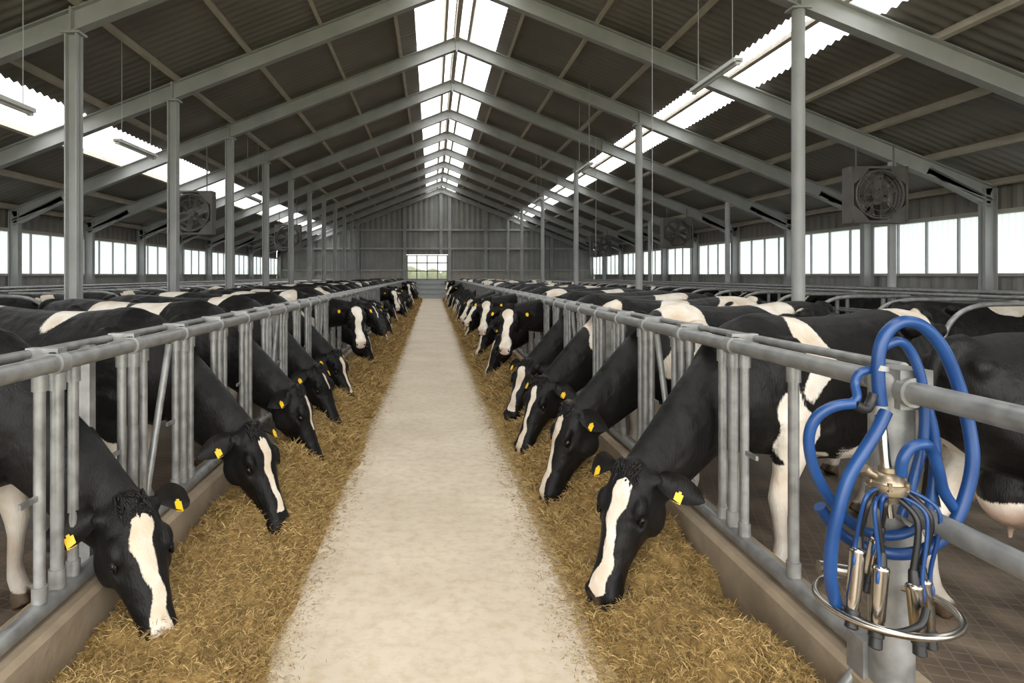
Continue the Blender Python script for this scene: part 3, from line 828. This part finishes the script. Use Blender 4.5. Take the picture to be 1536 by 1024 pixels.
Lm=[cow_mesh('cow_l1',G2,21,True,1.1,pL1),cow_mesh('cow_l2',G1,22,True,.75,pL2,True,.45),cow_mesh('cow_l3',G3,23,True,.6,None,True,.3),cow_mesh('cow_l4',G1,24,True,.25,None,True,.2)]
RM=[cow_mesh('cow_rm1',MD,31,False,1.5),cow_mesh('cow_rm2',UPR,32,False,1.6,None,True,.6)]
LM=[cow_mesh('cow_lm1',UPR,33,True,1.6),cow_mesh('cow_lm2',MD,34,True,.4,None,True,.3)]
SM=[cow_mesh('cow_s1',ST,41,False,1,None,False),cow_mesh('cow_s2',ST,42,False,.7,None,False),cow_mesh('cow_s3',ST,43,True,1.2,None,False)]
SX=cow_mesh('cow_x',ST,51,False,1,pX,False)

def place(me,x,y,ang,sc=1):
    o=bpy.data.objects.new('holstein_cow',me); COL.objects.link(o); o.location=(x,y,0); o.rotation_euler=(0,0,ang); o.scale=(sc,sc,sc); return o
def rowcow(side,me,c,cross,yaw,sc=1.0):
    a=math.radians(yaw)
    x=side*(RAILX+cross*math.cos(a)); y=c+cross*math.sin(a)
    place(me,x,y,(pi+a) if side>0 else -a,sc)
rr=random.Random(5)
seqR=[(Rm[0],.40,25),(Rm[1],.44,22),(Rm[2],.42,20),(Rm[3],.46,18),(RM[1],.5,16),(Rm[1],.5,15),(RM[1],.46,12),(Rm[0],.5,18)]
seqL=[(Lm[0],.71,13),(Lm[1],.56,16),(Lm[2],.60,16),(Lm[3],.62,14),(Lm[1],.64,12),(LM[0],.58,14),(Lm[2],.6,12),(LM[1],.6,14)]
for k in range(30):
    c=CR0+2*PER*k
    if c<40:
        if k<len(seqR): m,cr,yw=seqR[k]
        else: m,cr,yw=rr.choice(Rm+RM),rr.uniform(.42,.6),rr.uniform(8,22)
        rowcow(1,m,c,cr,yw)
    c=CL0+2*PER*k
    if c<40:
        if k<len(seqL): m,cr,yw=seqL[k]
        else: m,cr,yw=rr.choice(Lm+LM),rr.uniform(.5,.7),rr.uniform(5,18)
        rowcow(-1,m,c,cr,yw)
place(SX,3.80,3.0,math.radians(8),.97)
for sx in (-1,1):
    y=2.2
    while y<38:
        if rr.random()<.6 and not (sx>0 and y<4):
            place(rr.choice(SM),sx*rr.uniform(6.9,7.1),y+.6,(0 if sx>0 else pi)+rr.uniform(-.05,.05),.93)
        if rr.random()<.5 : place(rr.choice(SM),sx*8.65,y+1.0,(pi if sx>0 else 0)+rr.uniform(-.03,.03),.92)
        y+=2.4

# ------------------------------------------------------------------ light
w=bpy.data.worlds.new('World'); S.world=w; w.use_nodes=True
bg=w.node_tree.nodes['Background']; bg.inputs[0].default_value=(1,.99,.97,1); bg.inputs[1].default_value=5.5
sun=bpy.data.lights.new('sun','SUN'); sun.energy=3.6; sun.angle=math.radians(25); sun.color=(1,.95,.87)
so=bpy.data.objects.new('sun',sun); COL.objects.link(so); so.rotation_euler=(math.radians(14),math.radians(4),0)

# ------------------------------------------------------------------ camera
cam=bpy.data.cameras.new('camera'); co=bpy.data.objects.new('camera',cam); COL.objects.link(co)
co.location=(0,0,EYE); co.rotation_euler=(pi/2,0,0)
cam.sensor_width=36; cam.lens=36*950/1536
cam.shift_x=(768-648)/1536; cam.shift_y=-100/1536
cam.clip_end=500; cam.clip_start=.05
S.camera=co
S.view_settings.view_transform='Standard'
